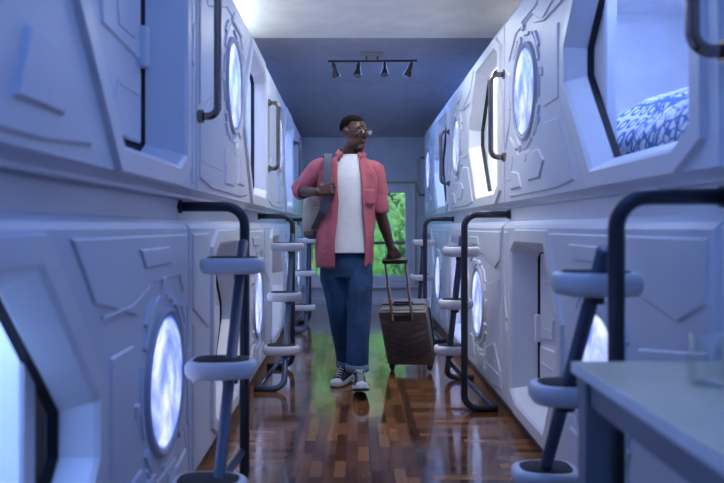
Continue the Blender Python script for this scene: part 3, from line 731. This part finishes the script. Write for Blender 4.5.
# spectacles
bm = BM()
for s in (-1, 1):
    c = V((s*.032, .100, .008)); tube(bm, [H(*(c+V((.024*math.cos(2*PI*k/20), -.008*abs(math.cos(2*PI*k/20))*(1 if s*math.cos(2*PI*k/20) > 0 else 0), .020*math.sin(2*PI*k/20))))) for k in range(21)], .0021, 8)
    tube(bm, [H(s*.056, .092, .014), H(s*.073, .06, .014), H(s*.080, -.005, .010), H(s*.080, -.03, -.004)], .0019, 8)
tube(bm, [H(-.009, .101, .013), H(0, .103, .016), H(.009, .101, .013)], .0019, 8)
gl = pobj('spectacles', bm, M['lampmetal'])
for s in (-1, 1):
    bm = BM(); v = [bm.verts.new(H(s*.032+.0225*math.cos(2*PI*k/20), .100, .008+.0185*math.sin(2*PI*k/20))) for k in range(20)]; w = [bm.verts.new(H(s*.032+.0225*math.cos(2*PI*k/20), .0985, .008+.0185*math.sin(2*PI*k/20))) for k in range(20)]
    bm.faces.new(v); bm.faces.new(w); bridge(bm, v, w); pobj('lens', bm, M['lens'], gl)
# T-shirt
bm = BM(); TC = [(252.5, 346, .176, .129), (248, 346, .174, .127), (235, 347, .162, .118), (215, 348, .160, .114), (195, 349, .168, .120), (178, 349, .172, .118), (168, 349.5, .150, .100), (161, 350, .105, .082), (157.5, 350.5, .074, .070), (155, 350.8, .069, .066), (156.5, 350.8, .066, .063)]
def tshirt_ring(py, px, rx, ry): return ringE(U(px, py, 4.74), rx, ry, 48, fold=.05, seed=3)
def resamp(T, n=4):
    out = []
    for a, b in zip(T, T[1:]):
        for k in range(n): out.append(tuple(a[i]+(b[i]-a[i])*k/n for i in range(len(a))))
    return out+[T[-1]]
loft(bm, [tshirt_ring(*t) for t in resamp(TC)], cap=False); ts = pobj('t_shirt', bm, M['tshirt']); so = ts.modifiers.new('t', 'SOLIDIFY'); so.thickness = .004
# open overshirt: body with the front left open, plus sleeves
SC = [(267, 344.5, .182, .145, .34, .80), (255, 345, .188, .150, .34, .80), (240, 346, .186, .147, .36, .74), (222, 348, .181, .138, .36, .62), (203, 349, .188, .137, .34, .52), (185, 348.5, .200, .135, .36, .46), (174, 348.5, .200, .128, .38, .42), (166, 349, .170, .112, .46, .44), (161, 349.5, .135, .098, .62, .52), (157, 350, .100, .090, .72, .60), (153.5, 350.5, .082, .080, .80, .68)]
bm = BM(); rings = []
for py, px, rx, ry, gl_, gr_ in resamp(SC, 4):
    c = U(px, py, 4.745); a0 = -PI/2+gr_; a1 = 1.5*PI-gl_; pts = []
    for k in range(61):
        a = a0+(a1-a0)*k/60; ed = min(k, 60-k)/60
        f = 1+.11*noise.noise(V((math.cos(a)*2.8, math.sin(a)*2.8+9, c.z*3.6)))+.025*math.sin(a*9+c.z*6)*(1 if py > 180 else .3)
        lift = .012*math.exp(-ed*26)
        pts.append(c+V((rx*f*math.cos(a), ry*f*math.sin(a)-lift, 0)))
    rings.append(pts)
vr = [[bm.verts.new(p) for p in r] for r in rings]
for A, B in zip(vr, vr[1:]):
    for i in range(len(A)-1): bm.faces.new((A[i], A[i+1], B[i+1], B[i]))
def sleeve(bm, pts, rads, n=20, seed=0):
    P = []; R = []
    for i in range(len(pts)-1):
        for k in range(6): f = k/6; P.append(V(pts[i]).lerp(V(pts[i+1]), f)); R.append(rads[i]+(rads[i+1]-rads[i])*f)
    P.append(V(pts[-1])); R.append(rads[-1]); P.append(V(pts[-1])); R.append(rads[-1]-.008)
    P.append(V(pts[-1]).lerp(V(pts[-2]), .25)); R.append(rads[-1]-.010)
    T = [(P[min(i+1, len(P)-3)]-P[max(min(i, len(P)-4)-1, 0)]).normalized() for i in range(len(P))]
    nr = V((0, 1, 0)); rg = []
    for i, p in enumerate(P):
        nr = (nr-T[i]*nr.dot(T[i])).normalized(); bi = T[i].cross(nr)
        rg.append([bm.verts.new(p+(nr*math.cos(a)+bi*math.sin(a))*R[i]*(1+.10*noise.noise(V((math.cos(a)*1.6+seed, math.sin(a)*1.6, i*.45))))) for a in [2*PI*k/n for k in range(n)]])
    for A, B in zip(rg, rg[1:]): bridge(bm, A, B)
sleeve(bm, [U(328, 166, 4.75), SHL, SHL.lerp(ELL, .5), ELL+V((-.004, 0, .002)), ELL.lerp(WRL, .22)], [.060, .068, .066, .060, .053], seed=2)
sleeve(bm, [U(364, 168, 4.745), SHR, SHR.lerp(ELR, .5)+V((.004, 0, 0)), SHR.lerp(ELR, 1.02)], [.058, .066, .062, .059], seed=7)
sh = pobj('pink_shirt', bm, M['shirt']); so = sh.modifiers.new('t', 'SOLIDIFY'); so.thickness = .004
# collar
bm = BM(); rg = []
for r, z, yy in ((.082, .0, .078), (.078, .030, .074), (.082, .034, .078), (.108, -.006, .104)):
    pts = []
    for k in range(33):
        a = -PI/2+.60+(2*PI-1.25)*k/32; ed = math.exp(-min(k, 32-k)/3.0)
        c = U(350.5, 155, 4.75); pts.append(c+V((r*math.cos(a)*(1+.05*ed), yy*math.sin(a)-.012*ed, z+.006-ed*.030*(1 if z < 0 else .6)+.012*math.sin(a))))
    rg.append([bm.verts.new(p) for p in pts])
for A, B in zip(rg, rg[1:]):
    for i in range(32): bm.faces.new((A[i], A[i+1], B[i+1], B[i]))
cl = pobj('collar', bm, M['shirt'], sh); so = cl.modifiers.new('t', 'SOLIDIFY'); so.thickness = .004
bm = BM(); pc = U(369, 196, 4.617)
for (x0, x1, z0, z1) in ((-.045, .04, -.055, .045),):
    g = []
    for j in range(7):
        g.append([bm.verts.new(pc+V((x0+(x1-x0)*i/6, .030*((i/6)**2)+.012, z0+(z1-z0)*j/6))) for i in range(7)])
    for j in range(6):
        for i in range(6): bm.faces.new((g[j][i], g[j][i+1], g[j+1][i+1], g[j+1][i]))
pk = pobj('chest_pocket', bm, M['shirt'], sh); so = pk.modifiers.new('t', 'SOLIDIFY'); so.thickness = .004
# jeans
bm = BM()
def fr(py, px, rx, ry, z, seed): return ringE(U(px, py, z), rx, ry, 36, fold=.07, seed=seed)
loft(bm, [ringE(U(346, 247, 4.74), .150, .102), ringE(U(346, 256, 4.74), .160, .110), ringE(U(346, 268, 4.745), .170, .116), ringE(U(346, 277, 4.745), .160, .108)])
def leg(pts, seed):
    rg = []
    for (py, px, rx, z) in resamp(pts, 5): rg.append(ringE(U(px, py, z), rx, rx*1.08, 36, fold=.11, seed=seed))
    loft(bm, rg)
leg([(262, 333.5, .086, 4.75), (280, 334.5, .093, 4.755), (300, 338.5, .084, 4.77), (322, 341, .076, 4.80), (345, 344.5, .071, 4.88), (362, 346.5, .066, 4.93)], 11)
leg([(262, 358.5, .086, 4.74), (280, 359, .092, 4.72), (300, 359.3, .084, 4.685), (322, 358.8, .077, 4.65), (345, 357.8, .073, 4.635), (366, 357.3, .070, 4.635)], 17)
jn = pobj('jeans', bm, M['jeans']); remesh(jn, .0075, 2)
for (py, px, r, z) in ((361.5, 346.5, .069, 4.93), (365.5, 357.3, .0735, 4.635)):
    bm = BM(); rg = [ringE(U(px, py+dy, z), r+dr, (r+dr)*1.08, 32) for dy, dr in ((5.0, -.010), (5.3, 0), (3, .002), (-1.5, .001), (-1.8, -.008))]
    loft(bm, rg, cap=False); c = pobj('trouser_cuff', bm, M['denimcuff'], jn); so = c.modifiers.new('t', 'SOLIDIFY'); so.thickness = .003
# canvas shoes
def shoe(heel, yaw, pitch):
    R = Matrix.Rotation(yaw, 3, 'Z') @ Matrix.Rotation(pitch, 3, 'X')       # local -y is the toe direction
    G = lambda x, y, z: heel+R @ V((x, y, z))
    Ls = .295
    def out(t, s=1.0):   # half width along the foot, t 0..1 heel to toe
        return s*(.036+.012*math.sin(min(t*1.15, 1)*PI*.9)+.006*math.exp(-((t-.72)/.2)**2))*min(1, (1-t)**.5*3.4 if t > .7 else 1)*min(1, .55+t*5)
    def slab(z0, z1, s, bmx, grow=0):
        n = 22; left = []; right = []
        for k in range(n+1):
            t = k/n; w = max(out(t, s), .012); y = -t*Ls*1.0+.02; left.append((-w-grow+.004*t, y)); right.append((w+grow+.004*t, y))
        pts = left+right[::-1]; loft(bmx, [[G(x, y, z) for x, y in pts] for z in (z0, z1)])
    bmx = BM(); rg = []
    for t, w, hgt in ((0, .030, .060), (.05, .036, .090), (.15, .040, .118), (.30, .040, .125), (.38, .041, .112), (.48, .043, .090), (.62, .045, .070), (.78, .044, .055), (.90, .036, .046), (.97, .022, .034)):
        y = -t*(Ls-.01)+.015; rg.append([G(w*math.cos(a)*(1 if math.sin(a) < .3 else .96), y, .020+max(0, math.sin(a))**.8*(hgt-.020)) for a in [2*PI*k/20 for k in range(20)]])
    loft(bmx, rg); u = pobj('canvas_shoe', bmx, M['canvasblack'])
    bmx = BM(); slab(.008, .028, 1.0, bmx, .003); so_ = obj('rubber_sole', bmx, M['rubber'], u, .7)
    bmx = BM(); slab(0, .008, 1.0, bmx, .001); obj('outsole', bmx, M['outsole'], u, .7)
    bmx = BM(); ell(bmx, G(.004, -.240, .026), (.037, .036, .027), R); obj('toe_cap', bmx, M['rubber'], u, 3.2)
    bmx = BM()
    for k in range(6):
        y = -.115-k*.018; z = .118-k*.0115; tube(bmx, [G(-.020, y, z-.006), G(0, y-.004, z+.004), G(.020, y, z-.006)], .0032, 6)
    for s in (-1, 1): tube(bmx, [G(0, -.112, .122), G(s*.02, -.118, .128), G(s*.032, -.13, .112)], .003, 6)
    obj('laces', bmx, M['lace'], u, 3.2)
shoe(V((-.068, 5.00, .016)), math.radians(-18), math.radians(3))
shoe(V((.010, 4.61, .006)), math.radians(2), math.radians(-15))

# ------------------------------------------------------------------ backpack (worn on one shoulder)
BPK = U(316, 205, 4.99)
t = thing('backpack', 'beige canvas backpack with brown base and grey strap slung on the man\'s shoulder', 'backpack', (BPK.x, BPK.y, BPK.z-.27))
rel = lambda p: V(p)-V(t.location)
bm = BM(); rg = []
for z, sx, sy in ((.085, .118, .082), (.14, .130, .090), (.24, .128, .090), (.36, .115, .080), (.43, .085, .06), (.455, .04, .03)):
    rg.append([V((.035+math.copysign(abs(math.cos(a))**.6, math.cos(a))*sx*(1+.05*noise.noise(V((a, z*8, 0)))), math.copysign(abs(math.sin(a))**.7, math.sin(a))*sy, z)) for a in [2*PI*k/36 for k in range(36)]])
loft(bm, rg); obj('bag_body', bm, M['canvas'], t, 3.2)
bm = BM(); rg = []
for z, sx, sy in ((.035, .085, .06), (.045, .110, .078), (.06, .119, .084), (.087, .1195, .084)):
    rg.append([V((.035+math.copysign(abs(math.cos(a))**.6, math.cos(a))*sx, math.copysign(abs(math.sin(a))**.7, math.sin(a))*sy, z)) for a in [2*PI*k/36 for k in range(36)]])
loft(bm, rg); obj('leather_base', bm, M['leather'], t, 3.2)
bm = BM(); box(bm, (-.04, -.108, .12), (.11, -.078, .25), .012); pk = obj('front_pocket', bm, M['canvas'], t, .8)
def ribbon(bm, pts, w, th, wd):
    pts = [V(p) for p in pts]; wd = V(wd); P = []
    for i in range(len(pts)-1):
        p0, p1, p2, p3 = pts[max(i-1, 0)], pts[i], pts[i+1], pts[min(i+2, len(pts)-1)]
        for k in range(6):
            f = k/6; P.append(.5*((2*p1)+(p2-p0)*f+(2*p0-5*p1+4*p2-p3)*f*f+(3*p1-p0-3*p2+p3)*f**3))
    P.append(pts[-1]); rg = []
    for i, p in enumerate(P):
        T = (P[min(i+1, len(P)-1)]-P[max(i-1, 0)]).normalized(); s = (wd-T*wd.dot(T)).normalized(); nn = T.cross(s)
        rg.append([p+s*w/2+nn*th/2, p+s*w/2-nn*th/2, p-s*w/2-nn*th/2, p-s*w/2+nn*th/2])
    loft(bm, rg)
bm = BM(); ribbon(bm, [rel(U(320, 172, 4.91)), rel(U(326, 158, 4.85)), rel(U(328, 154.5, 4.76)), rel(U(327.5, 161, 4.645)), rel(U(327, 175, 4.595)), rel(U(327, 190, 4.585)), rel(U(325, 203, 4.60)), rel(U(321, 216, 4.64)), rel(U(316, 226, 4.80)), rel(U(315, 229, 4.93))], .050, .012, (1, .1, 0)); obj('shoulder_strap', bm, M['strap'], t, .6)

# ------------------------------------------------------------------ suitcase
Bp = V((.405, 5.34, .055)); G2 = GR; ax = (G2-Bp).normalized(); LN = (G2-Bp).length
xr = V((math.cos(math.radians(16)), -math.sin(math.radians(16)), 0)); xr = V((math.cos(math.radians(14)), math.sin(math.radians(14))*-1, 0)); xr = (xr-ax*xr.dot(ax)).normalized(); yr = ax.cross(xr)   # yr points backwards
t = thing('suitcase', 'dark graphite wheeled cabin suitcase with chevron ribs, pulled by the man', 'suitcase', tuple(Bp-ax*.03))
Mx = Matrix((xr, yr, ax)).transposed()
t.rotation_euler = Mx.to_euler()
W2, D2, H2 = .176, .088, .49
bm = BM(); box(bm, (-W2, -D2, .045), (W2, D2, .045+H2), .032); obj('shell', bm, M['case'], t, .6)
bm = BM()
for k in range(7):
    z = .10+k*.055
    for s in (-1, 1):
        a = V((0, 0, z)); b = V((s*.150, 0, z+.075)); nrm = V((-(b-a).z, 0, (b-a).x)).normalized()*.008
        for y, sy in ((-D2, -1), (D2, 1)):
            if b.z > .46: continue
            vs = [V((p.x, y+sy*o, p.z)) for o in (-.002, .010) for p in (a+nrm, b+nrm, b-nrm, a-nrm)]
            v = [bm.verts.new(q) for q in vs]; bm.faces.new(v[:4]); bm.faces.new(v[4:]); bridge(bm, v[:4], v[4:])
obj('chevron_ribs', bm, M['case'], t)
bm = BM(); pth = [(-W2-.002, 0, .08), (-W2-.002, 0, .50), (-W2+.03, 0, .537), (W2-.03, 0, .537), (W2+.002, 0, .50), (W2+.002, 0, .08)]; tube(bm, fillet(pth, .03), .009, 10); obj('zip_band', bm, M['casedark'], t)
bm = BM(); rg = [[V((x, y, z)) for x, y in ((-.15, -.062), (.15, -.062), (.15, .062), (-.15, .062))] for z in (.52, .5385)]; loft(bm, rg); obj('top_panel', bm, M['caselight'], t)
bm = BM(); box(bm, (-.085, -D2-.004, .455), (.085, -D2+.03, .512), .006); obj('handle_recess', bm, M['casedark'], t)
for s in (-1, 1):
    bm = BM(); tube(bm, [(s*.070, -D2-.006, .47), (s*.070, -.04, LN+.03)], .0085, 12); tube(bm, [(s*.070, -D2-.0065, .47), (s*.070, -.072, LN-.14)], .0105, 12); obj('handle_tube', bm, M['casemetal'], t, .8)
bm = BM(); box(bm, (-.088, -.058, LN+.012), (.088, -.024, LN+.046), .010); obj('pull_handle', bm, M['casedark'], t, .8)
bm = BM(); tube(bm, fillet([(-.07, .0, .536), (-.06, 0, .558), (.06, 0, .558), (.07, 0, .536)], .012), .008, 10); obj('carry_handle', bm, M['casedark'], t, .8)
for sx in (-1, 1):
    for sy in (-1, 1):
        bm = BM(); c = V((sx*.14, sy*.075, .022)); tube(bm, [c+V((-.011, 0, 0)), c+V((.011, 0, 0))], .022, 18); w = obj('wheel', bm, M['casedark'], t, .8)
        bm = BM(); box(bm, (sx*.14-.02, sy*.075-.02, .022), (sx*.14+.02, sy*.075+.02, .055), .006); obj('wheel_housing', bm, M['casedark'], t, .8)
bpy.context.view_layer.update()
lowz = min((ch.matrix_world @ V(c)).z for ch in t.children if ch.name.startswith('wheel') for c in ch.bound_box)
t.location.z -= 0
# rear wheels carry it: lift so the lowest wheel just meets the floor
t.location.z += .001-min((ch.matrix_world @ v.co).z for ch in t.children if ch.name.split('.')[0] == 'wheel' for v in ch.data.vertices)

# ------------------------------------------------------------------ lights
BL = (.22, .36, 1.0)
area('front_blue_fill', (.05, .6, CF-.03), (0, 0, 0), .9, 3.0, (.12, .31, 1.0), 16)  # unseen area light added to wash the near pods blue
area('middle_blue_fill', (.05, 3.4, CF-.03), (0, 0, 0), .5, 1.6, (.25, .42, 1.0), 5)  # unseen blue fill added above the corridor, no fixture
area('cove_left', (-1.15, 4.3, 2.36), (PI, math.radians(0), 0), .3, 2.2, (.85, .97, 1.0), 20)
area('cove_right', (1.35, 4.0, 2.36), (PI, 0, 0), .3, 2.6, (1.0, .93, .85), 2.5)
area('ceiling_spill_middle', (.15, 5.3, CF-.03), (0, 0, 0), .8, .5, (.88, .95, 1.0), 11)
area('man_fill', (.25, 3.9, CF-.03), (math.radians(20), 0, 0), .4, .4, (1.0, .93, .90), 9, math.radians(110))  # added fill aimed at the man, no spotlight hangs here
area('rear_fill_left', (-1.2, 7.9, 2.35), (PI, 0, 0), .3, 2.4, (.16, .36, 1.0), 2)  # added blue fill above the far left pods
area('rear_fill_right', (1.35, 7.9, 2.35), (PI, 0, 0), .3, 2.0, (.16, .36, 1.0), 2)  # added blue fill above the far right pods
area('rear_blue_fill', (.3, 7.4, CR-.03), (0, 0, 0), .6, 1.6, (.22, .40, 1.0), 19)  # added fill that turns the end wall blue, no lamp here
sun = bpy.data.lights.new('sun', 'SUN'); sun.energy = 11.0; sun.angle = .02; so_ = bpy.data.objects.new('sun', sun); COL.objects.link(so_); so_.rotation_euler = (math.radians(32), math.radians(22), 0)
w = bpy.data.worlds.new('sky'); sc.world = w; w.use_nodes = True; nt = w.node_tree
bg = nt.nodes['Background']; sk = nt.nodes.new('ShaderNodeTexSky'); sk.sky_type = 'NISHITA'; sk.sun_elevation = math.radians(45); sk.sun_rotation = math.radians(120); sk.sun_disc = False
nt.links.new(sk.outputs['Color'], bg.inputs['Color']); bg.inputs['Strength'].default_value = .8

# ------------------------------------------------------------------ camera
cam = bpy.data.cameras.new('camera'); co = bpy.data.objects.new('camera', cam); COL.objects.link(co); sc.camera = co
co.location = (0, 0, CAMH); co.rotation_euler = (PI/2, 0, 0); cam.sensor_width = 36; cam.lens = F/724*36
cam.shift_x = 4/724; cam.shift_y = -14.5/724; cam.clip_start = .05
cam.dof.use_dof = True; cam.dof.focus_distance = 4.75; cam.dof.aperture_fstop = 2.4
sc.view_settings.view_transform = 'Standard'; sc.view_settings.look = 'None'; sc.view_settings.exposure = 0; sc.view_settings.gamma = 1; sc.view_settings.use_curve_mapping = False
